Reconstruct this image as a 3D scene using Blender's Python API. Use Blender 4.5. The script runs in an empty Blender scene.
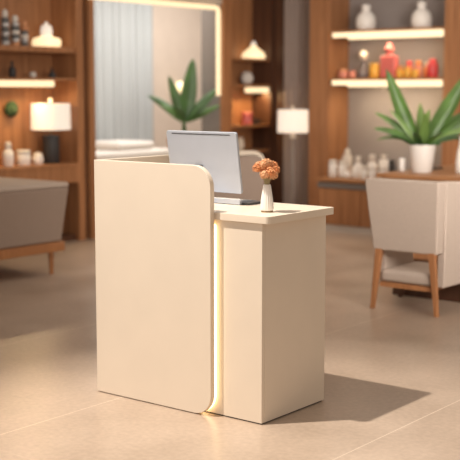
import bpy, bmesh, math, random
from mathutils import Vector, Matrix
random.seed(7)
C = bpy.context.scene.collection
PI = math.pi

# ------------------------------------------------------------------ materials
def new_mat(name):
    m = bpy.data.materials.new(name); m.use_nodes = True
    return m, m.node_tree.nodes, m.node_tree.links, m.node_tree.nodes['Principled BSDF']

def plain(name, col, rough=.6, metal=0., emit=None, es=0., noise=.04, scale=30, spec=.5, trans=0.):
    m, N, L, b = new_mat(name)
    b.inputs['Roughness'].default_value = rough
    b.inputs['Metallic'].default_value = metal
    b.inputs['Specular IOR Level'].default_value = spec
    b.inputs['Transmission Weight'].default_value = trans
    if noise > 0:
        tc = N.new('ShaderNodeTexCoord'); n = N.new('ShaderNodeTexNoise'); n.inputs['Scale'].default_value = scale
        r = N.new('ShaderNodeValToRGB')
        r.color_ramp.elements[0].position = .3; r.color_ramp.elements[1].position = .7
        r.color_ramp.elements[0].color = (*[c*(1-noise) for c in col], 1)
        r.color_ramp.elements[1].color = (*[min(1, c*(1+noise)) for c in col], 1)
        L.new(tc.outputs['Object'], n.inputs['Vector']); L.new(n.outputs['Fac'], r.inputs['Fac'])
        L.new(r.outputs['Color'], b.inputs['Base Color'])
    else:
        b.inputs['Base Color'].default_value = (*col, 1)
    if emit:
        b.inputs['Emission Color'].default_value = (*emit, 1); b.inputs['Emission Strength'].default_value = es
    return m

def wood(name, c1, c2, scale=(14, 14, .7), rough=.45, bump=.02):
    m, N, L, b = new_mat(name)
    tc = N.new('ShaderNodeTexCoord'); mp = N.new('ShaderNodeMapping'); mp.inputs['Scale'].default_value = scale
    n = N.new('ShaderNodeTexNoise'); n.inputs['Scale'].default_value = 1.6; n.inputs['Detail'].default_value = 6
    n.inputs['Distortion'].default_value = .8
    r = N.new('ShaderNodeValToRGB'); r.color_ramp.elements[0].position = .32; r.color_ramp.elements[1].position = .7
    r.color_ramp.elements[0].color = (*c1, 1); r.color_ramp.elements[1].color = (*c2, 1)
    L.new(tc.outputs['Object'], mp.inputs['Vector']); L.new(mp.outputs['Vector'], n.inputs['Vector'])
    L.new(n.outputs['Fac'], r.inputs['Fac']); L.new(r.outputs['Color'], b.inputs['Base Color'])
    b.inputs['Roughness'].default_value = rough
    return m

def fabric(name, col, scale=260, amt=.12):
    m, N, L, b = new_mat(name)
    tc = N.new('ShaderNodeTexCoord'); n = N.new('ShaderNodeTexNoise'); n.inputs['Scale'].default_value = scale
    n.inputs['Detail'].default_value = 3
    r = N.new('ShaderNodeValToRGB')
    r.color_ramp.elements[0].position = .35; r.color_ramp.elements[1].position = .65
    r.color_ramp.elements[0].color = (*[c*(1-amt) for c in col], 1); r.color_ramp.elements[1].color = (*[c*(1+amt) for c in col], 1)
    L.new(tc.outputs['Object'], n.inputs['Vector']); L.new(n.outputs['Fac'], r.inputs['Fac']); L.new(r.outputs['Color'], b.inputs['Base Color'])
    bp = N.new('ShaderNodeBump'); bp.inputs['Strength'].default_value = .15; bp.inputs['Distance'].default_value = .002
    L.new(n.outputs['Fac'], bp.inputs['Height']); L.new(bp.outputs['Normal'], b.inputs['Normal'])
    b.inputs['Roughness'].default_value = .9; b.inputs['Specular IOR Level'].default_value = .2
    return m

def floor_mat():
    m, N, L, b = new_mat('polished_stone_tile')
    tc = N.new('ShaderNodeTexCoord')
    sep = N.new('ShaderNodeSeparateXYZ'); L.new(tc.outputs['Object'], sep.inputs['Vector'])
    def math_(op, a, v=None, c=None):
        n = N.new('ShaderNodeMath'); n.operation = op
        for i, x in enumerate((a, v, c)):
            if x is None: continue
            if isinstance(x, (int, float)): n.inputs[i].default_value = x
            else: L.new(x, n.inputs[i])
        return n.outputs[0]
    def line(out, off, period, half):
        t = math_('SUBTRACT', out, off); t = math_('DIVIDE', t, period); t = math_('ADD', t, 40.5)
        t = math_('FRACT', t); t = math_('SUBTRACT', t, .5); t = math_('ABSOLUTE', t)
        return math_('LESS_THAN', t, half/period)
    gx = line(sep.outputs['X'], .53, 1.37, .0026); gy = line(sep.outputs['Y'], 1.75, 2.74, .003)
    g = math_('MAXIMUM', gx, math_('MULTIPLY', gy, .18))
    n1 = N.new('ShaderNodeTexNoise'); n1.inputs['Scale'].default_value = 2.2; n1.inputs['Detail'].default_value = 7
    n2 = N.new('ShaderNodeTexNoise'); n2.inputs['Scale'].default_value = 38; n2.inputs['Detail'].default_value = 5
    L.new(tc.outputs['Object'], n1.inputs['Vector']); L.new(tc.outputs['Object'], n2.inputs['Vector'])
    s = math_('MULTIPLY_ADD', n1.outputs['Fac'], .6, math_('MULTIPLY', n2.outputs['Fac'], .4))
    r = N.new('ShaderNodeValToRGB'); r.color_ramp.elements[0].position = .36; r.color_ramp.elements[1].position = .66
    r.color_ramp.elements[0].color = (.375, .285, .215, 1); r.color_ramp.elements[1].color = (.52, .405, .315, 1)
    L.new(s, r.inputs['Fac'])
    mx = N.new('ShaderNodeMix'); mx.data_type = 'RGBA'
    L.new(g, mx.inputs['Factor']); L.new(r.outputs['Color'], mx.inputs['A']); mx.inputs['B'].default_value = (.66, .55, .44, 1)
    L.new(mx.outputs['Result'], b.inputs['Base Color'])
    ro = N.new('ShaderNodeMapRange'); ro.inputs['To Min'].default_value = .22; ro.inputs['To Max'].default_value = .40
    L.new(n1.outputs['Fac'], ro.inputs['Value']); L.new(ro.outputs['Result'], b.inputs['Roughness'])
    bp = N.new('ShaderNodeBump'); bp.inputs['Strength'].default_value = .06; bp.inputs['Distance'].default_value = .003
    L.new(n2.outputs['Fac'], bp.inputs['Height']); L.new(bp.outputs['Normal'], b.inputs['Normal'])
    b.inputs['Specular IOR Level'].default_value = .5
    return m

M = {}
M['floor'] = floor_mat()
M['cream'] = plain('cream_laminate', (.78, .675, .555), .38, noise=.015, scale=6)
M['cream_top'] = plain('cream_worktop', (.82, .71, .58), .3, noise=.02, scale=8)
M['wood'] = wood('walnut_panel', (.28, .122, .050), (.44, .205, .090))
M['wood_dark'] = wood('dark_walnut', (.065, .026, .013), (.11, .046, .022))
M['wood_light'] = wood('oiled_oak', (.30, .135, .055), (.42, .20, .085), scale=(2, 14, 14))
M['wood_leg'] = wood('oak_leg', (.33, .14, .055), (.45, .20, .08))
M['taupe'] = fabric('taupe_upholstery', (.35, .27, .22))
M['light_taupe'] = fabric('pale_grey_upholstery', (.50, .41, .345))
M['grey_wall'] = plain('grey_plaster', (.30, .265, .25), .85, noise=.03, scale=5)
M['beige_wall'] = plain('beige_plaster', (.56, .47, .39), .85, noise=.03, scale=5)
M['greige_panel'] = plain('greige_panel', (.24, .21, .185), .7, noise=.03)
M['curtain_pale'] = fabric('pale_grey_curtain', (.43, .45, .45), 90, .05)
M['curtain_taupe'] = fabric('taupe_curtain', (.36, .29, .255), 90, .05)
M['led'] = plain('warm_led_diffuser', (.3, .25, .2), .5, emit=(1, .75, .43), es=1.2, noise=0)
M['led_bright'] = plain('warm_led_core', (.3, .25, .2), .5, emit=(1, .78, .47), es=1.3, noise=0)
M['led_desk'] = plain('warm_led_edge', (.9, .8, .6), .5, emit=(1, .75, .42), es=3.6, noise=0)
M['shade'] = plain('lit_linen_shade', (.85, .78, .68), .8, emit=(1, .87, .75), es=.42, noise=.02)
M['glow_glass'] = plain('lit_frosted_glass', (.9, .75, .5), .4, emit=(1, .74, .42), es=1.0, noise=0)
M['globe'] = plain('lit_globe', (.9, .8, .5), .4, emit=(1, .80, .45), es=1.3, noise=0)
M['alu'] = plain('brushed_aluminium', (.52, .56, .64), .42, .30, noise=.02, scale=8)
M['alu_dark'] = plain('dark_grey_metal', (.06, .06, .065), .4, .5, noise=.02)
M['black'] = plain('black_plastic', (.015, .015, .016), .5, noise=.02)
M['screen'] = plain('dark_screen_glass', (.01, .01, .012), .1, noise=0)
M['white'] = plain('white_ceramic', (.87, .83, .78), .35, noise=.015)
M['white_matte'] = plain('white_matte_ceramic', (.72, .67, .61), .6, noise=.02)
M['cream_ceramic'] = plain('cream_ceramic', (.72, .62, .50), .5, noise=.02)
M['charcoal'] = plain('charcoal_ceramic', (.035, .032, .032), .55, noise=.05)
M['bronze'] = plain('bronze_metal', (.32, .22, .12), .35, .8, noise=.02)
M['copper'] = plain('copper_lid', (.62, .30, .15), .4, .4, noise=.02)
M['silver'] = plain('silver_band', (.55, .55, .55), .3, .6, noise=.02)
M['black_band'] = plain('dark_band', (.12, .12, .12), .5, noise=.02)
M['pink'] = plain('coral_pink_glass', (.66, .16, .14), .3, noise=.02)
M['pink_light'] = plain('salmon_plastic', (.62, .24, .17), .4, noise=.02)
M['yellow'] = plain('amber_yellow_plastic', (.80, .42, .06), .35, noise=.02)
M['orange'] = plain('orange_plastic', (.70, .25, .08), .35, noise=.02)
M['red'] = plain('red_glass', (.60, .06, .06), .3, noise=.02)
M['smoke'] = plain('smoky_glass', (.16, .13, .13), .2, noise=.02)
M['terracotta'] = plain('terracotta_clay', (.42, .15, .075), .7, noise=.05)
M['soil'] = plain('potting_soil', (.04, .025, .015), .95, noise=.3)
M['leaf'] = plain('green_leaf', (.075, .155, .030), .42, noise=.35, scale=5)
M['leaf_light'] = plain('light_green_leaf', (.15, .25, .06), .42, noise=.25, scale=5)
M['leaf_dark'] = plain('deep_green_leaf', (.055, .125, .035), .42, noise=.35, scale=5)
M['moss'] = plain('moss', (.035, .065, .025), .95, noise=.6, scale=40)
M['petal'] = plain('dried_orange_petal', (.74, .33, .14), .8, noise=.3, scale=60)
M['petal_pale'] = plain('pale_orange_petal', (.80, .45, .24), .8, noise=.2, scale=60)
M['stem'] = plain('dry_stem', (.42, .36, .20), .8, noise=.1)
M['plinth'] = plain('pale_plinth', (.55, .50, .46), .5, noise=.02)
M['grey_rail'] = plain('grey_metal_rail', (.22, .20, .19), .45, .4, noise=.02)

# ------------------------------------------------------------------ mesh helpers
def finish(name, bm, mat, parent=None, smooth=False, angle=40):
    bmesh.ops.recalc_face_normals(bm, faces=bm.faces)
    me = bpy.data.meshes.new(name); bm.to_mesh(me); bm.free()
    me.materials.append(M[mat] if isinstance(mat, str) else mat)
    if smooth:
        for p in me.polygons: p.use_smooth = True
        me.set_sharp_from_angle(angle=math.radians(angle))
    o = bpy.data.objects.new(name, me); C.objects.link(o)
    if smooth and angle <= 40:
        wn = o.modifiers.new('weighted_normals', 'WEIGHTED_NORMAL'); wn.keep_sharp = True; wn.weight = 100
    if parent: o.parent = parent
    return o

def box_into(bm, x0, x1, y0, y1, z0, z1, bev=0., seg=2):
    vs = [bm.verts.new((x, y, z)) for z in (z0, z1) for x, y in ((x0, y0), (x1, y0), (x1, y1), (x0, y1))]
    fs = [bm.faces.new([vs[i] for i in f]) for f in ((3, 2, 1, 0), (4, 5, 6, 7), (0, 1, 5, 4), (1, 2, 6, 5), (2, 3, 7, 6), (3, 0, 4, 7))]
    if bev > 0:
        es = list({e for f in fs for e in f.edges})
        bmesh.ops.bevel(bm, geom=es, offset=bev, segments=seg, profile=.5, affect='EDGES')

def box(name, x0, x1, y0, y1, z0, z1, mat, parent=None, bev=0., seg=2):
    bm = bmesh.new(); box_into(bm, x0, x1, y0, y1, z0, z1, bev, seg)
    return finish(name, bm, mat, parent, bev > 0)

def lathe(name, prof, mat, parent=None, loc=(0, 0, 0), n=28, ribs=0, rib=0.):
    """prof: list of (r, z); closed at both ends"""
    bm = bmesh.new(); rings = []
    for r, z in prof:
        ring = []
        for k in range(n):
            a = 2*PI*k/n
            rr = r*(1 + (rib*math.cos(ribs*a) if ribs else 0))
            ring.append(bm.verts.new((loc[0]+rr*math.cos(a), loc[1]+rr*math.sin(a), loc[2]+z)))
        rings.append(ring)
    for a, b in zip(rings, rings[1:]):
        for k in range(n):
            bm.faces.new((a[k], a[(k+1) % n], b[(k+1) % n], b[k]))
    bm.faces.new(rings[0]); bm.faces.new(rings[-1])
    return finish(name, bm, mat, parent, True, 50)

def tube_into(bm, pts, r0, r1=None, n=8):
    r1 = r0 if r1 is None else r1
    rings = []
    for i, p in enumerate(pts):
        p = Vector(p)
        d = (Vector(pts[min(i+1, len(pts)-1)])-Vector(pts[max(i-1, 0)])).normalized()
        u = d.cross(Vector((0, 0, 1)) if abs(d.z) < .9 else Vector((1, 0, 0))).normalized(); v = d.cross(u)
        r = r0+(r1-r0)*i/(len(pts)-1)
        rings.append([bm.verts.new(p+r*(math.cos(2*PI*k/n)*u+math.sin(2*PI*k/n)*v)) for k in range(n)])
    for a, b in zip(rings, rings[1:]):
        for k in range(n): bm.faces.new((a[k], a[(k+1) % n], b[(k+1) % n], b[k]))
    bm.faces.new(rings[0]); bm.faces.new(rings[-1])

def tube(name, pts, r0, mat, parent=None, r1=None, n=10):
    bm = bmesh.new(); tube_into(bm, pts, r0, r1, n)
    return finish(name, bm, mat, parent, True)

def prism(name, poly, axis, a0, a1, mat, parent=None, bev=0., smooth=True):
    """poly in the plane perpendicular to axis: axis y -> (x,z), x -> (y,z), z -> (x,y)"""
    def P(p, a):
        return {'y': (p[0], a, p[1]), 'x': (a, p[0], p[1]), 'z': (p[0], p[1], a)}[axis]
    bm = bmesh.new()
    A = [bm.verts.new(P(p, a0)) for p in poly]; B = [bm.verts.new(P(p, a1)) for p in poly]
    fa = bm.faces.new(A); fb = bm.faces.new(B); n = len(poly)
    for k in range(n): bm.faces.new((A[k], A[(k+1) % n], B[(k+1) % n], B[k]))
    if bev > 0:
        es = list(set(fa.edges) | set(fb.edges))
        bmesh.ops.recalc_face_normals(bm, faces=bm.faces)
        bmesh.ops.bevel(bm, geom=es, offset=bev, segments=2, profile=.5, affect='EDGES')
    return finish(name, bm, mat, parent, smooth, 30)

def arc(cx, cy, r, a0, a1, n=10):
    return [(cx+r*math.cos(math.radians(a0+(a1-a0)*k/n)), cy+r*math.sin(math.radians(a0+(a1-a0)*k/n))) for k in range(n+1)]

def tag(o, label, cat, group=None):
    o['label'] = label; o['category'] = cat
    if group: o['group'] = group
    return o

def thing(name, label, cat, loc=(0, 0, 0), rotz=0., group=None):
    o = bpy.data.objects.new(name, None); C.objects.link(o)
    o.location = loc; o.rotation_euler = (0, 0, rotz); o.empty_display_size = .1
    return tag(o, label, cat, group)

def struct(o): o['kind'] = 'structure'; return o

# ------------------------------------------------------------------ the room
WX = -5.27      # face of the left wall
WY = 7.40       # face of the back (right-hand) wall
struct(box('floor', -8.2, 6.0, -6.0, 9.6, -.1, 0, 'floor'))
# left wall: solid behind the shelf units, open between y 4.2 and 6.31
def wall_boxes(name, boxes, mat):
    bm = bmesh.new()
    for b in boxes: box_into(bm, *b)
    return struct(finish(name, bm, mat))
wall_boxes('wall_left', [(-5.80, -5.66, -6.0, 4.14, 0, 3.2), (-5.66, -5.59, 6.47, 7.40, 0, 3.2),
                         (-5.42, -5.27, 4.20, 6.31, 0, .74), (-5.42, -5.27, 4.20, 6.31, 2.52, 3.2)], 'beige_wall')
wall_boxes('wall_back', [(-5.59, 6.0, 7.40, 7.55, 0, 3.2)], 'grey_wall')
# room beyond the opening, added in place of a mirror's reflection
wall_boxes('wall_beyond', [(-7.70, -7.55, 4.0, 9.4, 0, 3.2), (-7.55, -5.80, 9.25, 9.4, 0, 3.2), (-7.55, -5.80, 4.0, 4.14, 0, 3.2)], 'beige_wall')
# posts framing the opening and shelf units
struct(box('trim_1', -5.80, -5.25, 4.125, 4.20, 0, 3.2, 'wood', bev=.004))
struct(box('trim_2', -5.30, -5.25, 6.31, 6.47, 0, 3.2, 'wood', bev=.004))
struct(box('trim_6', -5.585, -5.302, 6.315, 6.465, 0, 3.2, 'greige_panel', bev=.003))
struct(box('trim_3', -5.58, -5.13, 7.36, 7.395, 0, 3.2, 'wood_dark', bev=.003))
# big wooden pillar between curtain and shelf bay, and the one right of the bay
struct(box('trim_4', -4.47, -4.21, 6.95, 7.40, 0, 3.2, 'wood', bev=.004))
struct(box('trim_5', -2.73, -2.20, 6.95, 7.40, 0, 3.2, 'wood', bev=.004))
struct(box('trim_7', -5.29, -5.262, 4.20, 6.31, .74, .765, 'wood_dark', bev=.004))

# LED frame around the opening (top run and a short right return)
fr = thing('led_light_frame', 'warm glowing strip frame along the top and right of the wide wall opening', 'light', (-5.2, 5.2, 2.45))
bm = bmesh.new()
yR = 6.20
path = [(-5.235, 4.10, 2.475)] + [(-5.235, y, 2.475) for y in (5.0, 6.0)]
path += [(-5.235, yR-.05+.05*math.sin(t), 2.475-.05+.05*math.cos(t)) for t in [k*PI/12 for k in range(0, 7)]]
path += [(-5.235, yR, z) for z in (2.2, 1.8, 1.47)]
tube_into(bm, [(p[0]+5.2, p[1]-5.2, p[2]-2.45) for p in path], .026, n=12)
finish('led_tube', bm, 'led', fr, True)

# ------------------------------------------------------------------ left shelf unit
def shelf_unit(name, label, y0, y1, x_front=-5.27, x_back=-5.66):
    t = thing(name, label, 'shelf unit', (x_front, y1, 0))
    def B(n, a, mat='wood', bev=.003):
        return box(n, a[0]-x_front, a[1]-x_front, a[2]-y1, a[3]-y1, a[4], a[5], mat, t, bev)
    return t, B
u1, B1 = shelf_unit('bookcase', 'tall walnut bookcase at the left holding a table lamp and striped bottles', 2.3, 4.12)
B1('back_panel', (-5.655, -5.63, 2.3, 3.97, 0, 3.15), 'wood')
B1('side_panel', (-5.655, -5.27, 3.97, 4.06, 0, 3.15), 'wood')
B1('side_panel', (-5.655, -5.27, 2.3, 2.36, 0, 3.15), 'wood')
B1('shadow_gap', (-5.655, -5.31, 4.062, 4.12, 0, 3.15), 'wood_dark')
B1('shelf', (-5.63, -5.29, 2.36, 3.97, 1.905, 1.96), 'wood')
s2 = B1('shelf', (-5.63, -5.29, 2.36, 3.97, 1.63, 1.655), 'wood')
l2 = B1('led_strip', (-5.335, -5.29, 2.98, 3.68, 1.568, 1.63), 'led', .01)
# lower, thicker shelf with an arched apron
B1('shelf', (-5.63, -5.26, 2.36, 3.97, .76, .80), 'wood')
pr = [(3.97, .76), (3.97, .60)] + [(3.97-.9*math.sin(t), .60+.075*(1-math.cos(t*1.0))/1.0+.02*math.sin(t)) for t in [k*PI/2/8 for k in range(1, 9)]] + [(2.36, .69), (2.36, .76)]
ap = prism('apron', [(a-4.12, z) for a, z in pr], 'x', -.03, 0.0, 'wood', u1)
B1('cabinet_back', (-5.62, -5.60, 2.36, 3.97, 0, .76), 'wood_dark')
B1('plinth', (-5.60, -5.32, 2.36, 3.97, 0, .06), 'wood_dark')

# ------------------------------------------------------------------ middle shelf unit
u2, B2 = shelf_unit('bookcase', 'narrow walnut bookcase between the glowing frame and the taupe curtain', 6.47, 7.36)
B2('back_panel', (-5.585, -5.565, 6.475, 7.29, 0, 3.15), 'wood')
B2('side_panel', (-5.585, -5.27, 7.29, 7.355, 0, 3.15), 'wood_dark')
for z in (1.915, 1.60, 1.11, .80, .40):
    B2('shelf', (-5.565, -5.29, 6.475, 7.29, z-.03, z), 'wood')
B2('led_strip', (-5.335, -5.285, 6.83, 7.27, 1.50, 1.565), 'led', .01)

# ------------------------------------------------------------------ right shelf bay
t3 = thing('wall_shelf', 'upper glowing wall shelf in the grey bay, carrying two pale vases', 'shelf', (-3.47, 6.95, 2.2))
box('shelf_board', -.735, .735, 0, .44, -.015, .01, 'wood_light', t3, .003)
box('led_strip', -.48, .725, -.012, .035, -.096, -.015, 'led_bright', t3, .018, 3)
box('led_strip', -.69, -.48, .0, .035, -.068, -.015, 'led_bright', t3, .01, 2)
t4 = thing('wall_shelf', 'lower glowing wall shelf in the grey bay, lined with pink, yellow and red bottles', 'shelf', (-3.47, 6.95, 1.66))
box('shelf_board', -.735, .735, 0, .44, -.015, .01, 'wood_light', t4, .003)
box('led_strip', -.48, .725, -.012, .035, -.090, -.015, 'led_bright', t4, .018, 3)
box('led_strip', -.69, -.48, .0, .035, -.068, -.015, 'led_bright', t4, .01, 2)

# console below the bay
cs = thing('console_cabinet', 'low walnut console under the grey bay with a grey rail and a pale plinth', 'cabinet', (-3.0, 6.2, 0))
box('countertop', -.86, .80, 0, .75, .545, .58, 'wood_light', cs, .004)
box('carcass', -.84, .80, .05, .745, .07, .545, 'wood', cs, .003)
box('rail', -.85, .80, .01, .05, .475, .53, 'grey_rail', cs, .003)
for k in range(3):
    box('door', -.84+k*.548, -.84+(k+1)*.548-.006, .02, .05, .075, .468, 'wood', cs, .003)
box('plinth', -.83, .80, .03, .70, 0, .07, 'plinth', cs)

# ------------------------------------------------------------------ curtains
def curtain(name, label, x0, x1, y, z0, z1, mat, folds, amp, axis='x'):
    bm = bmesh.new(); n = folds*10; cols = []
    for k in range(n+1):
        s = x0+(x1-x0)*k/n
        col = []
        for j in range(7):
            z = z0+(z1-z0)*j/6
            d = amp*(math.sin(2*PI*folds*k/n)+.35*math.sin(2*PI*folds*k/n*1.7+1+j*.2))
            col.append(bm.verts.new((s, y+d, z) if axis == 'x' else (y+d, s, z)))
        cols.append(col)
    for a, b in zip(cols, cols[1:]):
        for j in range(6): bm.faces.new((a[j], b[j], b[j+1], a[j+1]))
    ext = bmesh.ops.extrude_face_region(bm, geom=list(bm.faces))
    off = Vector((0, .006, 0)) if axis == 'x' else Vector((-.006, 0, 0))
    bmesh.ops.translate(bm, verts=[v for v in ext['geom'] if isinstance(v, bmesh.types.BMVert)], vec=off)
    return tag(finish(name, bm, mat, None, True, 80), label, 'curtain')
curtain('curtain', 'floor-length taupe curtain in narrow folds beside the walnut pillar', -5.09, -4.50, 7.30, .02, 3.1, 'curtain_taupe', 9, .018)
curtain('curtain', 'pale grey pleated curtain seen through the wide wall opening', 6.0, 7.52, -7.45, .02, 3.1, 'curtain_pale', 14, .025, 'y')
tag(box('wall_panel', -7.55, -7.50, 8.72, 9.24, 0, 3.1, 'greige_panel', bev=.004), 'dark greige wall panel in the corner beyond the wide opening', 'panel')

# ------------------------------------------------------------------ reception desk
D = thing('reception_desk', 'cream two-level reception desk with rounded front panel and glowing edge strip', 'desk', (0, 0, 0))
H1, H2 = 1.195, .977
XL, XR = -1.017, -.262
R = .105; RB = .10
pol = [(XL, 0.004)] + [(XR-RB, .004)] + arc(XR-RB, .004+RB, RB, -80, 0, 10) + arc(XR-R, H1-R, R, 0, 90, 12) + [(XL, H1)]
prism('front_panel', pol, 'y', -.052, -.022, 'cream', D, .002)
# glowing strip set back behind the panel's right edge, following its lower curve
ri = .030
outer = [(XR-.006, H2-.06)] + [(x, z) for x, z in reversed(arc(XR-RB-.006, .004+RB, RB-.0, -75, 0, 8))]
inner = [(x-.016, z+.004) for x, z in outer]
prism('led_strip', outer+inner[::-1], 'y', -.0215, -.0015, 'led_desk', D)
box('front_board', XL+.033, -.0005, 0, .022, .006, H2-.036, 'cream', D, .0012)
box('side_board', -.022, 0, .0225, .5246, .006, H2-.036, 'cream', D, .0012)
box('toe_kick', XL+.05, -.006, .006, .51, 0, .0058, 'black', D)
box('tall_side_panel', XL, XL+.032, -.0215, .74, .004, H1, 'cream', D, .0015)
box('rear_shelf', XL+.033, -.024, .03, .49, .30, .32, 'cream', D)
x0, x1, y0, y1 = XL+.033, .046, -.014, .53
rr = .022
pl = [(x0, y1), (x0, -.0215), (XR+.004, -.0215), (XR+.004, y0)] + arc(x1-rr, y0+rr, rr, -90, 0, 8) + arc(x1-.012, y1-.012, .012, 0, 90, 4)
prism('worktop', pl, 'z', H2-.035, H2, 'cream_top', D, .0025)

# ------------------------------------------------------------------ monitor
mon = thing('monitor', 'silver flat monitor seen from behind on the cream reception desk', 'monitor', (-.615, .335, H2), math.radians(-1))
tilt = math.radians(8.5)
def tilted(o, pz):
    o.location = (0, 0, pz); o.rotation_euler = (tilt, 0, 0); return o
W2 = .232
def rrect(w, z0, z1, r):
    return arc(w-r, z0+r, r, -90, 0, 5)+arc(w-r, z1-r, r, 0, 90, 5)+arc(-w+r, z1-r, r, 90, 180, 5)+arc(-w+r, z0+r, r, 180, 270, 5)
bk = tilted(prism('back_shell', rrect(W2, -.155, .155, .012), 'y', -.012, .004, 'alu', mon, .004), .207)
sc = tilted(prism('screen', rrect(W2-.006, -.149, .149, .008), 'y', .0042, .0062, 'screen', mon), .207)
prism('vent_slot', rrect(W2-.04, .140, .1435, .0015), 'y', -.0132, -.0121, 'black', bk)
prism('hinge_plate', [(a-.03, b) for a, b in rrect(.026, -.045, -.016, .004)], 'y', -.026, -.0123, 'alu_dark', bk, .002)
prism('stand_neck', [(-.056, .008), (-.004, .008), (-.008, .170), (-.052, .170)], 'y', -.040, -.027, 'alu', mon, .002)
box('stand_base', -.13, .09, -.16, -.0265, 0, .008, 'alu', mon, .003)

# ------------------------------------------------------------------ keyboard
kb = thing('keyboard', 'slim silver keyboard lying behind the monitor on the desk top', 'keyboard', (-.575, .332, H2), math.radians(0))
kbody = prism('body', [(-.02, .003), (.12, .003), (.12, .013), (-.02, .026)], 'x', -.21, .205, 'alu', kb, .002)
prism('underside', [(-.016, 0), (.116, 0), (.116, .0029), (-.016, .0029)], 'x', -.205, .225, 'black', kb)
box('end_cap', .2055, .250, -.004, .115, .003, .012, 'alu_dark', kb, .002)
for r_ in range(4):
    for c_ in range(12):
        y = .002+r_*.027; z = .0260-(y+.02)*.093
        box('key', -.20+c_*.0325, -.20+c_*.0325+.028, y, y+.022, z-.0028, z+.0012, 'white', kbody)

# ------------------------------------------------------------------ vase and dried flowers
vx, vy = -.083, .148
vz = thing('vase', 'slender white ribbed vase on a bronze foot at the desk corner', 'vase', (vx, vy, H2))
lathe('foot', [(.0275, 0), (.0285, .002), (.0285, .007), (.0275, .008)], 'bronze', vz, n=40)
lathe('body', [(.0285, .0082), (.0305, .014), (.0305, .03), (.027, .065), (.0215, .10), (.0175, .125), (.0155, .13), (.0135, .13), (.0135, .06), (.005, .055)], 'white', vz, n=96, ribs=16, rib=.035)
bq = thing('dried_flower_bouquet', 'bunch of dried orange hydrangea blooms standing in the white ribbed vase', 'flowers', (vx, vy, H2+.06))
bm = bmesh.new()
blooms = []
for k in range(13):
    a = k*2.4; rad = [0, .018, .030, .038, .042, .048, .034, .050, .030, .022, .046, .038, .012][k]
    z = [.172, .160, .168, .142, .155, .135, .128, .150, .118, .138, .122, .158, .120][k]-.004
    blooms.append((rad*math.cos(a), rad*math.sin(a), z))
    tube_into(bm, [(.004*math.cos(a), .004*math.sin(a), 0), (.008*math.cos(a), .008*math.sin(a), .075), (rad*.75*math.cos(a), rad*.75*math.sin(a), z-.02)], .0013, n=5)
finish('stems', bm, 'stem', bq, True)
# small dried leaves gathered at the vase mouth
bm = bmesh.new()
for k in range(7):
    a = k*2*PI/7
    tube_into(bm, [(.006*math.cos(a), .006*math.sin(a), .055), (.011*math.cos(a), .011*math.sin(a), .085), (.016*math.cos(a), .016*math.sin(a), .108)], .0045, .001, n=6)
finish('calyx', bm, 'stem', bq, True)
for bi, (bx, by, bz) in enumerate(blooms):
    bm = bmesh.new()
    R0 = .024 if bi < 3 else .021
    for k in range(60):
        ph = math.acos(1-2*(k+.5)/60); th = k*2.39996
        nrm = Vector((math.sin(ph)*math.cos(th), math.sin(ph)*math.sin(th), math.cos(ph)))
        if nrm.z < -.75: continue
        c = Vector((bx, by, bz))+nrm*R0*random.uniform(.72, 1.1)
        u = nrm.orthogonal().normalized(); v = nrm.cross(u)
        s = random.uniform(.0046, .0070); a0 = random.random()*6
        ctr = bm.verts.new(c)
        ring = []
        for q in range(8):
            rr_ = s*(1.25 if q % 2 == 0 else .7); aa = a0+q*PI/4
            ring.append(bm.verts.new(c+u*rr_*math.cos(aa)+v*rr_*math.sin(aa)+nrm*(.0035 if q % 2 == 0 else .001)))
        for q in range(8): bm.faces.new((ctr, ring[q], ring[(q+1) % 8]))
    bmesh.ops.create_icosphere(bm, subdivisions=1, radius=R0*.62, matrix=Matrix.Translation((bx, by, bz)))
    finish('bloom', bm, 'petal' if bi % 2 else 'petal_pale', bq)

# ------------------------------------------------------------------ shelf ware
def ware(name, label, cat, x, y, z, parts, group=None, n=24):
    """parts: list of (part_name, profile, material)"""
    t = thing(name, label, cat, (x, y, z), 0, group)
    for pn, prof, mt in parts: lathe(pn, prof, mt, t, n=n)
    return t
def single(name, label, cat, x, y, z, prof, mat, group=None, n=24):
    o = lathe(name, prof, mat, None, n=n); o.location = (x, y, z)
    return tag(o, label, cat, group)
def cyl(r, z0, z1, b=.003): return [(r-b, z0), (r, z0+b), (r, z1-b), (r-b, z1)]

# three striped bottles on the top left shelf
def striped(x, y, h, r, label, bands, cap):
    t = thing('bottle', label, 'bottle', (x, y, 1.96), 0, 'striped bottles on the top left shelf')
    z = 0; n = len(bands); hb = h*.76/n
    for i, m_ in enumerate(bands):
        lathe('band', cyl(r*(1-.05*(i % 2)), z+.0002, z+hb, .006), m_, t); z += hb
    k = h-z
    lathe('cap', [(r*.3, z+.0002), (r*.62, z+.1*k), (r*.72, z+.5*k), (r*.55, z+.85*k), (r*.2, h)], cap, t)
striped(-5.44, 3.19, .345, .043, 'tallest striped silver and black bottle, round white stopper, top left shelf', ['silver', 'black_band', 'silver', 'black_band', 'silver', 'black_band'], 'white_matte')
striped(-5.44, 3.315, .295, .045, 'pale banded bottle with orange-brown foot, middle of three on top left shelf', ['copper', 'silver', 'black_band', 'white_matte', 'black_band', 'silver'], 'white_matte')
striped(-5.44, 3.43, .25, .040, 'shortest striped bottle with copper lid, nearest the domed lamp', ['black_band', 'silver', 'white_matte', 'black_band', 'copper'], 'copper')
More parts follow.
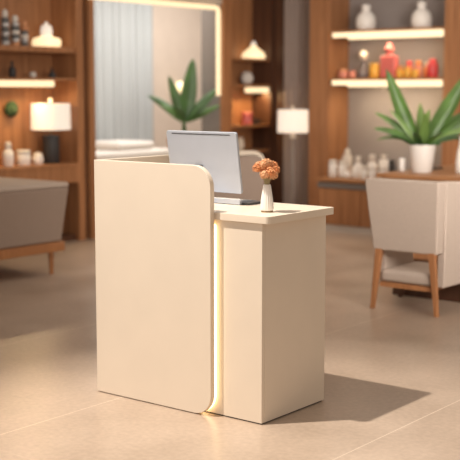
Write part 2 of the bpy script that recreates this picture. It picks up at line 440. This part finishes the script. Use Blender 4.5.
# domed glowing lamp on the same shelf
ware('table_lamp', 'squat glowing lamp with a narrower white dome on the top left shelf', 'lamp', -5.44, 3.72, 1.96, [
    ('glow_base', [(.12, 0), (.142, .01), (.147, .05), (.135, .085), (.07, .105), (.055, .108)], 'glow_glass'),
    ('dome', [(.058, .1085), (.060, .17), (.052, .205), (.030, .222), (.012, .226), (.016, .236), (.012, .248), (.004, .25)], 'shade')])
# second shelf
single('bottle', 'small dark bottle with narrow neck at the left end of the second shelf', 'bottle', -5.44, 3.265, 1.655,
       [(.03, 0), (.037, .01), (.037, .08), (.025, .10), (.013, .112), (.013, .15), (.016, .155), (.01, .16)], 'charcoal')
single('ornament', 'small white round ornament on the shelf just above the left light strip', 'ornament', -5.44, 3.53, 1.655,
       [(.014, 0), (.032, .012), (.036, .032), (.028, .052), (.01, .062)], 'white_matte')
single('ornament', 'small dark cone-shaped ornament on the second shelf below the domed lamp', 'ornament', -5.44, 3.785, 1.655,
       [(.040, 0), (.042, .02), (.030, .05), (.014, .075), (.008, .10), (.003, .11)], 'charcoal')
# moss ball on the back panel
bm = bmesh.new(); bmesh.ops.create_icosphere(bm, subdivisions=4, radius=.078)
for v in bm.verts:
    d = v.co.normalized(); v.co = d*(.078+.006*random.uniform(-1, 1)); v.co.x *= .62
o = finish('moss_ball', bm, 'moss', None, True, 80); o.location = (-5.582, 3.37, 1.35)
tag(o, 'dark green moss ball fixed to the walnut back panel left of the lamp', 'wall ornament')
# table lamp
tl = thing('table_lamp', 'table lamp with a lit white drum shade and a ribbed charcoal base', 'lamp', (-5.44, 3.755, .80))
lathe('base', [(.078, 0), (.083, .006), (.083, .27), (.076, .282), (.03, .288)], 'charcoal', tl, n=72, ribs=24, rib=.02)
lathe('neck', cyl(.014, .2882, .34, .001), 'bronze', tl)
sd = lathe('lamp_shade', [(.19, .34), (.20, .342), (.197, .60), (.187, .602)], 'shade', tl, n=40)
lathe('finial', [(.008, .6025), (.008, .615), (.020, .622), (.024, .637), (.017, .652), (.005, .656)], 'glow_glass', sd)
# white ware on the lamp shelf
ware('bottle', 'white rounded bottle with a small cap, leftmost on the lamp shelf', 'bottle', -5.44, 3.19, .80, [
    ('body', [(.045, 0), (.052, .008), (.055, .09), (.050, .14), (.028, .165), (.022, .17)], 'white'),
    ('cap', [(.024, .1702), (.030, .18), (.032, .21), (.022, .235), (.006, .24)], 'white_matte')])
ware('jar', 'wide white cylindrical jar between the bottle and the small pot on lamp shelf', 'jar', -5.44, 3.385, .80, [
    ('body', cyl(.068, 0, .115, .008), 'white'), ('lid', cyl(.070, .1152, .15, .006), 'white_matte')])
ware('jar', 'small low white pot right beside the charcoal lamp base', 'jar', -5.44, 3.572, .80, [
    ('body', [(.040, 0), (.055, .02), (.058, .05), (.050, .08)], 'white'), ('lid', [(.050, .0802), (.045, .10), (.020, .118), (.006, .12)], 'white_matte')])

# middle shelf unit ware
ware('table_lamp', 'bell-shaped glowing lamp on the top shelf of the narrow bookcase', 'lamp', -5.41, 7.11, 1.915, [
    ('glow_base', [(.14, 0), (.15, .012), (.142, .06), (.10, .10), (.055, .135), (.03, .16)], 'glow_glass'),
    ('finial', [(.030, .1602), (.034, .18), (.022, .205), (.008, .215)], 'shade')])
single('ornament', 'white ball ornament on the glowing second shelf of the narrow bookcase', 'ornament', -5.41, 6.975, 1.60,
       [(.03, 0), (.062, .02), (.082, .065), (.078, .10), (.055, .14), (.02, .158)], 'white_matte')
ware('jar', 'coral red lidded jar on the third shelf of the narrow bookcase', 'jar', -5.41, 6.98, 1.11, [
    ('body', cyl(.065, 0, .11, .006), 'pink'), ('lid', cyl(.067, .1102, .15, .008), 'pink')])
single('bowl', 'small dark bowl beside the coral red jar in the narrow bookcase', 'bowl', -5.41, 7.17, 1.11,
       [(.03, 0), (.035, .004), (.06, .04), (.062, .06), (.055, .06), (.03, .012), (.01, .01)], 'charcoal')
single('vase', 'small cream vase on the fourth shelf, showing just right of the monitor', 'vase', -5.41, 6.845, .80,
       [(.03, 0), (.045, .02), (.052, .07), (.040, .11), (.034, .13), (.042, .155), (.036, .156), (.028, .12), (.01, .03)], 'cream_ceramic')

# right bay: two pale vases
def pale_vase(x, label):
    single('vase', label, 'vase', x, 7.10, 2.21, [(.090, 0), (.105, .01), (.114, .07), (.110, .13), (.090, .175), (.060, .20), (.046, .212), (.047, .24), (.052, .255), (.046, .282), (.015, .292)], 'white', 'pale vases on the upper glowing shelf')
pale_vase(-3.80, 'pale rounded vase near the left end of the upper glowing shelf')
pale_vase(-3.09, 'pale rounded vase near the right end of the upper glowing shelf')
# lower shelf items
Z = 1.67
def small_jar(x, y, r, h, mat, cap, label, grp='small bottles on the lower glowing shelf', name='jar', cr=.8, ch=.3):
    hb = h*(1-ch)
    return ware(name, label, name.replace('_', ' '), x, y, Z, [('body', cyl(r, 0, hb, .005), mat), ('lid', cyl(r*cr, hb+.0002, h, .004), cap)], grp)
small_jar(-4.10, 7.10, .055, .11, 'pink_light', 'copper', 'small salmon jar, farthest left on the lower glowing shelf')
small_jar(-3.99, 7.12, .046, .09, 'pink_light', 'pink_light', 'low salmon jar between the first jar and the smoky flask')
ware('diffuser_bottle', 'smoky conical flask with a pale ball stopper on the lower glowing shelf', 'bottle', -3.86, 7.16, Z, [
    ('body', [(.070, 0), (.078, .012), (.068, .06), (.030, .13), (.017, .16), (.017, .20)], 'smoke'),
    ('ball_stopper', [(.010, .2002), (.030, .215), (.050, .245), (.052, .27), (.040, .30), (.012, .318)], 'cream_ceramic')])
small_jar(-3.665, 7.08, .058, .165, 'yellow', 'yellow', 'amber yellow canister left of the large coral bottle', 'small bottles on the lower glowing shelf', 'canister', .96, .2)
# large coral bottle with shoulders (square body)
cb = thing('bottle', 'large coral pink square bottle with stopper, tallest on the lower glowing shelf', 'bottle', (-3.485, 7.10, Z))
box('body', -.10, .10, -.05, .05, 0, .25, 'pink', cb, .022, 4)
lathe('neck', [(.045, .2502), (.040, .27), (.036, .285)], 'pink', cb)
lathe('stopper', [(.034, .2852), (.052, .30), (.054, .33), (.035, .355), (.018, .362), (.026, .375), (.018, .39), (.004, .392)], 'pink', cb)
small_jar(-3.300, 7.02, .042, .13, 'yellow', 'orange', 'yellow bottle with orange lid, first of the row right of the coral bottle')
small_jar(-3.275, 7.18, .040, .19, 'pink', 'red', 'pink tall bottle behind the row of yellow bottles', name='bottle')
small_jar(-3.205, 7.02, .042, .12, 'yellow', 'yellow', 'plain yellow pot in the row, second after the coral bottle')
small_jar(-3.165, 7.19, .040, .19, 'pink_light', 'orange', 'salmon bottle with orange cap behind the yellow row', name='bottle')
small_jar(-3.110, 7.02, .042, .13, 'yellow', 'pink_light', 'yellow bottle with salmon lid, third in the front row')
small_jar(-3.055, 7.18, .036, .17, 'orange', 'cream_ceramic', 'orange bottle with cream cap, right end behind the yellow row', name='bottle')
ware('bottle', 'bright red rounded bottle at the right end of the lower glowing shelf', 'bottle', -2.94, 7.10, Z, [
    ('body', [(.055, 0), (.060, .008), (.062, .14), (.050, .16)], 'red'), ('cap', [(.045, .1602), (.045, .185), (.032, .205), (.010, .21)], 'red')], 'small bottles on the lower glowing shelf')

# white ware on the console
ZC = .58
def cware(x, y, parts, label, cat='bottle', name=None):
    return ware(name or cat, label, cat, x, y, ZC, parts, 'white toiletries on the low console')
cware(-3.765, 6.39, [('body', cyl(.045, 0, .15, .006), 'white'), ('cap', cyl(.043, .1502, .19, .006), 'white_matte')], 'white cylinder bottle at the left end of the low console')
cware(-3.665, 6.42, [('body', cyl(.042, 0, .14, .006), 'white'), ('cap', cyl(.036, .1402, .185, .006), 'white_matte')], 'white cylinder bottle, second from the left on the low console')
cware(-3.80, 6.74, [('body', cyl(.055, 0, .22, .01), 'white_matte'), ('cap', [(.030, .2202), (.034, .25), (.020, .29), (.006, .30)], 'white_matte')], 'taller white bottle standing behind the first two on the console')
cware(-3.575, 6.38, [('body', [(.030, 0), (.042, .012), (.042, .045), (.025, .07), (.008, .078)], 'white')], 'small white domed pot in the console row', 'jar')
cware(-3.51, 6.50, [('body', [(.070, 0), (.078, .02), (.070, .08), (.040, .14), (.028, .16)], 'white'), ('cap', cyl(.028, .1602, .235, .004), 'white_matte')], 'wide shouldered white flask near the middle of the console')
cware(-3.40, 6.62, [('body', [(.055, 0), (.062, .015), (.058, .13), (.036, .17)], 'white'), ('cap', cyl(.034, .1702, .25, .005), 'white_matte')], 'white bottle with broad cap behind the shouldered flask', 'bottle')
cware(-3.315, 6.30, [('body', cyl(.032, 0, .10, .006), 'white'), ('cap', cyl(.022, .1002, .15, .004), 'white_matte')], 'slim white bottle between the flask and the two lidded pots')
cware(-3.33, 6.75, [('body', cyl(.055, 0, .19, .006), 'white'), ('pump', [(.020, .1902), (.020, .215), (.036, .225), (.036, .24), (.01, .245)], 'white_matte')], 'white pump bottle at the back of the console group', 'bottle', 'pump_bottle')
cware(-3.235, 6.34, [('body', cyl(.046, 0, .10, .006), 'white'), ('lid', cyl(.047, .1002, .135, .006), 'white_matte')], 'white lidded pot left of the rightmost pot on the console', 'jar')
cware(-3.135, 6.42, [('body', cyl(.050, 0, .10, .006), 'white'), ('lid', cyl(.051, .1002, .14, .006), 'white_matte')], 'rightmost white lidded pot on the low console', 'jar')
ware('jar', 'dark lidded jar behind the white pots on the low console', 'jar', -3.42, 7.02, ZC, [('body', cyl(.075, 0, .13, .008), 'charcoal'), ('lid', cyl(.070, .1302, .17, .008), 'charcoal')])

# ------------------------------------------------------------------ wooden island counter with plant
ic = thing('wooden_counter', 'oak-topped counter running back from behind the armchair, under the plant', 'counter', (-2.16, 4.62, 0))
box('countertop', 0, 3.0, 0, 1.50, .765, .80, 'wood_light', ic, .004)
box('carcass', .03, 2.97, 0.03, 1.47, .06, .765, 'wood', ic, .003)
box('plinth', .06, 2.94, 0.06, 1.44, 0, .06, 'wood_dark', ic)

def leaf(bm, base, az, L, w, lift, droop, twist=0., n=12, fold=.25, roll=0.):
    """a curved, folded blade; az heading, lift start elevation (rad), droop bend along its length"""
    p = Vector(base); el = lift; h = Vector((math.cos(az), math.sin(az), 0)); side = Vector((-math.sin(az), math.cos(az), 0))
    rows = []
    for k in range(n+1):
        t = k/n
        d = h*math.cos(el)+Vector((0, 0, 1))*math.sin(el)
        nrm = d.cross(side).normalized()*-1
        s = side*math.cos(roll+twist*t)+nrm*math.sin(roll+twist*t); nrm = d.cross(s).normalized()*-1
        ww = w*(.16+.84*math.sin(PI*min(1, t**.8*.97+.03))**.8) if t < .999 else w*.03
        up = nrm*ww*fold
        rows.append([bm.verts.new(p-s*ww/2+up), bm.verts.new(p-s*ww*.25+up*.45), bm.verts.new(p), bm.verts.new(p+s*ww*.25+up*.45), bm.verts.new(p+s*ww/2+up)])
        p = p+d*(L/n); el -= droop/n
    fs = []
    for a, b in zip(rows, rows[1:]):
        for q in range(4): fs.append(bm.faces.new((a[q], a[q+1], b[q+1], b[q])))
    ext = bmesh.ops.extrude_face_region(bm, geom=fs)
    bmesh.ops.translate(bm, verts=[v for v in ext['geom'] if isinstance(v, bmesh.types.BMVert)], vec=Vector((0, 0, -.0015)))

# camera frame directions on the ground, used only to turn leaves the way they grow in view
yaw = 0.6664656
RT = math.atan2(math.sin(yaw), math.cos(yaw))      # heading that reads as "right"
pp = thing('potted_plant', 'white pot of long upright green leaves on the oak-topped counter', 'plant', (-1.90, 4.98, .80))
lathe('pot', [(.086, 0), (.094, .006), (.118, .20), (.123, .235), (.123, .25), (.113, .25), (.111, .21), (.05, .205)], 'white', pp, n=40)
lathe('soil', [(.02, .2052), (.108, .2105), (.107, .222), (.02, .225)], 'soil', pp)
LV = [ # heading relative to 'right', length, width, lift deg, droop deg, roll deg, material
    (172, .73, .135, 66, -2, 75, 'leaf'), (8, .78, .15, 61, 4, -75, 'leaf'), (-8, .60, .12, 42, 8, -60, 'leaf'),
    (168, .50, .085, 56, 38, 50, 'leaf'), (190, .46, .09, 48, 55, 50, 'leaf'), (-10, .50, .08, 44, 45, -50, 'leaf_light'), (178, .42, .07, 66, 30, 50, 'leaf_light'), (2, .46, .08, 68, 20, -60, 'leaf'),
    (90, .40, .09, 80, 10, 0, 'leaf_light'), (270, .34, .085, 76, 20, 0, 'leaf_light'), (60, .36, .08, 74, 15, -30, 'leaf_light'), (130, .46, .09, 66, 18, 40, 'leaf'),
    (210, .38, .08, 44, 50, 20, 'leaf_dark'), (330, .38, .08, 42, 45, -20, 'leaf_dark'), (245, .30, .075, 56, 55, 0, 'leaf_dark'),
    (300, .30, .07, 54, 50, 0, 'leaf'), (186, .40, .05, 46, 75, 40, 'leaf'), (350, .40, .06, 40, 60, -40, 'leaf_dark'),
    (110, .38, .09, 54, 40, 20, 'leaf_dark'), (40, .42, .09, 52, 35, -40, 'leaf_dark'), (20, .50, .09, 48, 20, -60, 'leaf')]
for h_, L_, w_, l_, d_, ro_, m_ in LV:
    bm = bmesh.new(); a = RT+math.radians(h_)
    leaf(bm, (.025*math.cos(a), .025*math.sin(a), .215), a, L_*1.06, w_*.98, math.radians(l_), math.radians(d_), roll=math.radians(ro_))
    finish('leaf', bm, m_, pp, True, 60)
single('jar', 'small white lidded pot on the oak-topped counter left of the plant', 'jar', -2.10, 4.98, .80, cyl(.030, 0, .12, .006), 'white')
single('vase', 'tall white vase cut by the right edge of the picture on the counter', 'vase', -1.52, 5.02, .80,
       [(.04, 0), (.055, .012), (.058, .10), (.046, .20), (.03, .27), (.028, .33), (.034, .335), (.028, .336), (.02, .27)], 'white')
tag(box('tray', -2.12, -1.95, 5.32, 5.50, .80, .815, 'charcoal', None, .004), 'dark flat tray on the counter behind the small white pot', 'tray')

# ------------------------------------------------------------------ armchair in front of the counter
ch = thing('armchair', 'pale grey upholstered armchair with oak legs, seen from behind at right', 'armchair', (-.80, 2.75, 0), math.radians(0))
def wedge(name, pts8, mat, parent, bev=.012, seg=3):
    bm = bmesh.new(); vs = [bm.verts.new(p) for p in pts8]
    fs = [bm.faces.new([vs[i] for i in f]) for f in ((3, 2, 1, 0), (4, 5, 6, 7), (0, 1, 5, 4), (1, 2, 6, 5), (2, 3, 7, 6), (3, 0, 4, 7))]
    bmesh.ops.recalc_face_normals(bm, faces=bm.faces)
    bmesh.ops.bevel(bm, geom=list(bm.edges), offset=bev, segments=seg, profile=.5, affect='EDGES')
    return finish(name, bm, mat, parent, True, 40)
# backrest: wider at the top
wedge('backrest', [(-.250, -.02, .425), (.250, -.02, .425), (.250, .075, .425), (-.250, .075, .425),
                   (-.305, -.06, .925), (.275, -.06, .925), (.275, .06, .925), (-.305, .06, .925)], 'light_taupe', ch)
for s, n_ in ((-1, 'left'), (1, 'right')):
    xo, xi = s*.252, s*.205
    a, b = min(xo, xi), max(xo, xi)
    if s > 0:
        wedge('side_panel', [(a, .078, .185), (b+.01, .078, .185), (b+.02, .52, .185), (a, .52, .185),
                             (a, .064, .925), (b+.02, .064, .925), (b+.03, .46, .90), (a, .46, .90)], 'light_taupe', ch)
    else:
        wedge('side_panel', [(a, .078, .185), (b, .078, .185), (b, .52, .185), (a-.01, .52, .185),
                             (a-.05, .064, .90), (b, .064, .90), (b, .40, .78), (a-.04, .40, .78)], 'light_taupe', ch)
box('seat_cushion', -.200, .200, .0, .50, .198, .285, 'light_taupe', ch, .03, 4)
box('seat_rail', -.203, .203, .0, .49, .162, .197, 'wood_leg', ch, .004)
wedge('leg', [(-.262, -.03, 0), (-.232, -.03, 0), (-.232, -.0, 0), (-.262, -.0, 0),
              (-.232, -.02, .445), (-.180, -.02, .445), (-.180, .018, .445), (-.232, .018, .445)], 'wood_leg', ch, .005)
wedge('leg', [(.245, -.03, 0), (.275, -.03, 0), (.275, -.0, 0), (.245, -.0, 0),
              (.180, -.02, .445), (.232, -.02, .445), (.232, .018, .445), (.180, .018, .445)], 'wood_leg', ch, .005)
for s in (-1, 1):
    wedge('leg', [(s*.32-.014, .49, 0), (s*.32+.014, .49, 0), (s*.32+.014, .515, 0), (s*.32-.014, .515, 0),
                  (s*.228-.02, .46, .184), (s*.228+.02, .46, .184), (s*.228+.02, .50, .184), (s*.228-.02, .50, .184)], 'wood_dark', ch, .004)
# low wooden step standing in front of the armchair (seen between its legs)
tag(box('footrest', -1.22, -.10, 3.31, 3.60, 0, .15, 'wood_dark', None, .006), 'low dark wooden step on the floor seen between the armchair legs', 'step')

# ------------------------------------------------------------------ grey lounge bench at the left edge
bn = thing('daybed', 'taupe upholstered daybed with a wooden frame and leg, cut by left edge', 'daybed', (-3.9, 2.45, 0))
wedge('body', [(-1.3, -1.75, .275), (.0, -1.75, .275), (.0, -.02, .275), (-1.3, -.02, .275),
               (-1.33, -1.80, .735), (.05, -1.80, .735), (.05, .03, .735), (-1.33, .03, .735)], 'taupe', bn, .02)
wedge('mattress_cover', [(-1.33, -1.80, .7352), (.05, -1.80, .7352), (.05, .03, .7352), (-1.33, .03, .7352),
                         (-1.32, -1.79, .775), (.045, -1.79, .775), (.045, .025, .775), (-1.32, .025, .775)], 'light_taupe', bn, .014)
box('frame', -1.31, .015, -1.76, .0, .195, .2748, 'wood_leg', bn, .006)
for lx, ly in ((-.05, -.10), (-.05, -1.62), (-1.22, -.10), (-1.22, -1.62)):
    tube('leg', [(lx, ly, 0), (lx, ly, .194)], .017, 'wood_leg', bn, .026, 12)

# ------------------------------------------------------------------ tub chair behind the desk
tc_ = thing('tub_chair', 'rounded taupe armchair with a cream top edge behind the monitor', 'armchair', (-3.22, 3.77, 0), .666)
def tub_prof(w, h, z0, r):
    return [(-w, z0), (w, z0)] + arc(w-r, h-r, r, 0, 90, 8) + arc(-w+r, h-r, r, 90, 180, 8)
prism('backrest', tub_prof(.36, .96, .20, .10), 'y', -.06, .06, 'taupe', tc_, .02)
pf = [(a, z+.0) for a, z in tub_prof(.365, 1.00, .94, .10)]
top_out = arc(.36-.10, .965-.10, .10, 10, 90, 8)+arc(-.36+.10, .965-.10, .10, 90, 170, 8)
top_out2 = [(a*1.015, z+.035) for a, z in top_out]
prism('top_edge', top_out+top_out2[::-1], 'y', -.055, .055, 'cream_ceramic', tc_, .004)
for s in (-1, 1):
    box('armrest', min(s*.36, s*.27), max(s*.36, s*.27), .061, .62, .20, .66, 'taupe', tc_, .03, 3)
box('seat', -.269, .269, .061, .62, .20, .44, 'taupe', tc_, .03, 3)
for lx in (-.30, .30):
    for ly in (-.02, .55): tube('leg', [(lx, ly, 0), (lx, ly, .20)], .013, 'wood_leg', tc_, .02)

# ------------------------------------------------------------------ floor lamp by the curtain
fl = thing('floor_lamp', 'floor lamp with a lit white drum shade in front of the taupe curtain', 'lamp', (-4.385, 6.5, 0))
lathe('base', [(.12, 0), (.13, .006), (.128, .018), (.03, .026)], 'cream_ceramic', fl, n=32)
lathe('pole', cyl(.012, .0262, .985, .001), 'greige_panel', fl, n=12)
lathe('neck', [(.014, .9852), (.04, .99), (.042, 1.01), (.028, 1.035), (.018, 1.05)], 'cream_ceramic', fl)
sd = lathe('lamp_shade', [(.17, 1.052), (.178, 1.054), (.174, 1.31), (.166, 1.312)], 'shade', fl, n=40)
lathe('finial', [(.008, 1.3122), (.010, 1.325), (.018, 1.335), (.014, 1.35), (.004, 1.355)], 'cream_ceramic', sd)

# ------------------------------------------------------------------ things beyond the opening, modelled in place of mirror reflections
dp = thing('potted_plant', 'tall broad-leaved plant in a terracotta pot beyond the wide opening', 'plant', (-5.60, 6.01, 0))
lathe('pot', [(.12, 0), (.13, .01), (.16, .36), (.165, .40), (.15, .40), (.145, .35), (.06, .345)], 'terracotta', dp, n=32)
lathe('soil', [(.02, .3455), (.143, .352), (.14, .37), (.02, .372)], 'soil', dp)
bm = bmesh.new()
for k in range(4):
    a = k*PI/2+.4
    tube_into(bm, [(.03*math.cos(a), .03*math.sin(a), .36), (.035*math.cos(a), .035*math.sin(a), .75), (.012*math.cos(a), .012*math.sin(a), 1.17)], .012, .009, n=8)
finish('stem', bm, 'leaf_dark', dp, True)
DV = [(20, .74, .19, 84, 4, -60, 'leaf_dark'), (165, .56, .12, 73, 2, 70, 'leaf_dark'), (2, .56, .13, 49, 8, -65, 'leaf_dark'), (176, .52, .11, 50, 30, 60, 'leaf_dark'),
      (-8, .46, .10, 32, 16, -55, 'leaf'), (250, .30, .11, 60, 50, 0, 'leaf_dark'), (90, .45, .12, 66, 30, 0, 'leaf_dark'), (192, .36, .10, 52, 35, 50, 'leaf'), (335, .34, .10, 58, 40, -40, 'leaf_dark')]
for h_, L_, w_, l_, d_, ro_, m_ in DV:
    bm = bmesh.new(); a = RT+math.radians(h_)
    leaf(bm, (.012*math.cos(a), .012*math.sin(a), 1.17), a, L_, w_, math.radians(l_), math.radians(d_), roll=math.radians(ro_))
    finish('leaf', bm, m_, dp, True, 60)
wl = thing('wall_sconce', 'tiny round glowing globe light on the beige wall behind the tall plant', 'light', (-7.55, 8.07, 1.575))
o = lathe('mount', cyl(.03, 0, .05, .003), 'bronze', wl); o.rotation_euler = (0, PI/2, 0)
lathe('globe', [(.01, -.075), (.045, -.06), (.07, -.025), (.075, 0), (.07, .025), (.045, .06), (.01, .075)], 'globe', wl, loc=(.125, 0, 0))
bd = thing('daybed', 'pale cushioned daybed beyond the wide opening, below the grey curtain', 'daybed', (-6.75, 6.35, 0))
box('base', -.35, .35, -1.3, .35, .0, .62, 'light_taupe', bd, .02)
box('mattress', -.36, .36, -1.31, .36, .621, .80, 'white_matte', bd, .05, 4)
o = box('pillow', -.30, .30, -.55, .10, .801, .90, 'white_matte', bd, .045, 4)
st = thing('side_table', 'small wooden stool beyond the opening beneath a terracotta pot', 'table', (-6.45, 6.92, 0))
box('tabletop', -.13, .13, -.13, .13, .72, .75, 'wood', st, .004)
for lx in (-.1, .1):
    for ly in (-.1, .1): tube('leg', [(lx, ly, 0), (lx*.9, ly*.9, .72)], .012, 'wood', st, .014)
single('plant_pot', 'small terracotta pot beside the pale daybed beyond the opening', 'pot', -6.45, 6.90-.18+.1, .75,
       [(.075, 0), (.08, .005), (.095, .14), (.1, .15), (.1, .175), (.085, .175), (.07, .03)], 'terracotta')

# ------------------------------------------------------------------ lights
def area(name, loc, rot, sx, sy, power, col):
    l = bpy.data.lights.new(name, 'AREA'); l.shape = 'RECTANGLE'; l.size = sx; l.size_y = sy; l.energy = power; l.color = col
    o = bpy.data.objects.new(name, l); C.objects.link(o); o.location = loc; o.rotation_euler = rot; return o
def aim(o, tgt):
    o.rotation_euler = (Vector(tgt)-o.location).to_track_quat('-Z', 'Y').to_euler()
l = bpy.data.lights.new('ceiling_spot', 'SPOT'); l.energy = 2350; l.color = (1, .915, .81); l.spot_size = math.radians(35); l.spot_blend = .85; l.shadow_soft_size = .07
k = bpy.data.objects.new('ceiling_spot', l); C.objects.link(k); k.location = (-1.62, -1.88, 6.1); aim(k, (.0, -.15, 0))
f1 = area('front_fill_light', (-1.4, -5.2, 2.6), (0, 0, 0), 3.0, 2.2, 48, (1, .93, .86)); aim(f1, (-.5, 0, .8))  # added soft fill from the camera side, not a real window
area('overhead_fill_back', (-1.9, 4.6, 3.1), (0, 0, 0), 4.0, 3.0, 45, (1, .85, .70))  # added overhead fill to lift the back zone, no fixture there
area('overhead_fill_beyond', (-6.2, 6.8, 3.15), (0, 0, 0), 1.1, 3.8, 110, (1, .96, .92))  # unseen fill added to brighten the space beyond the opening
# light thrown by the LED strips onto shelves and wall
area('shelf_glow', (-5.40, 3.33, 1.55), (0, math.radians(-20), 0), .05, .68, 7.0, (1, .70, .36))
area('shelf_glow_middle', (-5.40, 7.05, 1.49), (0, math.radians(-20), 0), .05, .42, 4.0, (1, .66, .30))
area('bay_glow_upper', (-3.4, 7.05, 2.07), (math.radians(20), 0, 0), 1.1, .05, 4.0, (1, .78, .5))
area('bay_glow_lower', (-3.4, 7.05, 1.54), (math.radians(20), 0, 0), 1.1, .05, 7.0, (1, .78, .5))

f3 = area('rear_fill_light', (2.4, .9, 2.1), (0, 0, 0), 2.0, 1.6, 50, (1, .92, .84)); aim(f3, (-3.2, 6.0, 1.2)); f3.data.spread = math.radians(75)  # out-of-view fill added to brighten upright surfaces at the back
f2 = area('side_fill_light', (4.8, 1.0, 1.6), (0, 0, 0), 2.0, 1.6, 17, (1, .88, .74)); aim(f2, (0, .3, .5))  # weak warm fill added from the right for the desk's side board
w = bpy.data.worlds.new('World'); bpy.context.scene.world = w; w.use_nodes = True
bg = w.node_tree.nodes['Background']; bg.inputs['Color'].default_value = (1, .83, .69, 1); bg.inputs['Strength'].default_value = .38

# ------------------------------------------------------------------ camera
cd = bpy.data.cameras.new('camera'); co = bpy.data.objects.new('camera', cd); C.objects.link(co)
cd.sensor_width = 36; cd.lens = 1123.27/460*36; cd.clip_end = 60
co.location = (3.01436, -4.06984, 1.55)
co.rotation_euler = (PI/2-.125147, 0, .6664656)
cd.dof.use_dof = True; cd.dof.focus_distance = 5.3; cd.dof.aperture_fstop = 2.2
bpy.context.scene.camera = co
vs = bpy.context.scene.view_settings
vs.view_transform = 'Standard'; vs.look = 'None'; vs.gamma = 1; vs.use_curve_mapping = False; vs.exposure = 0.06
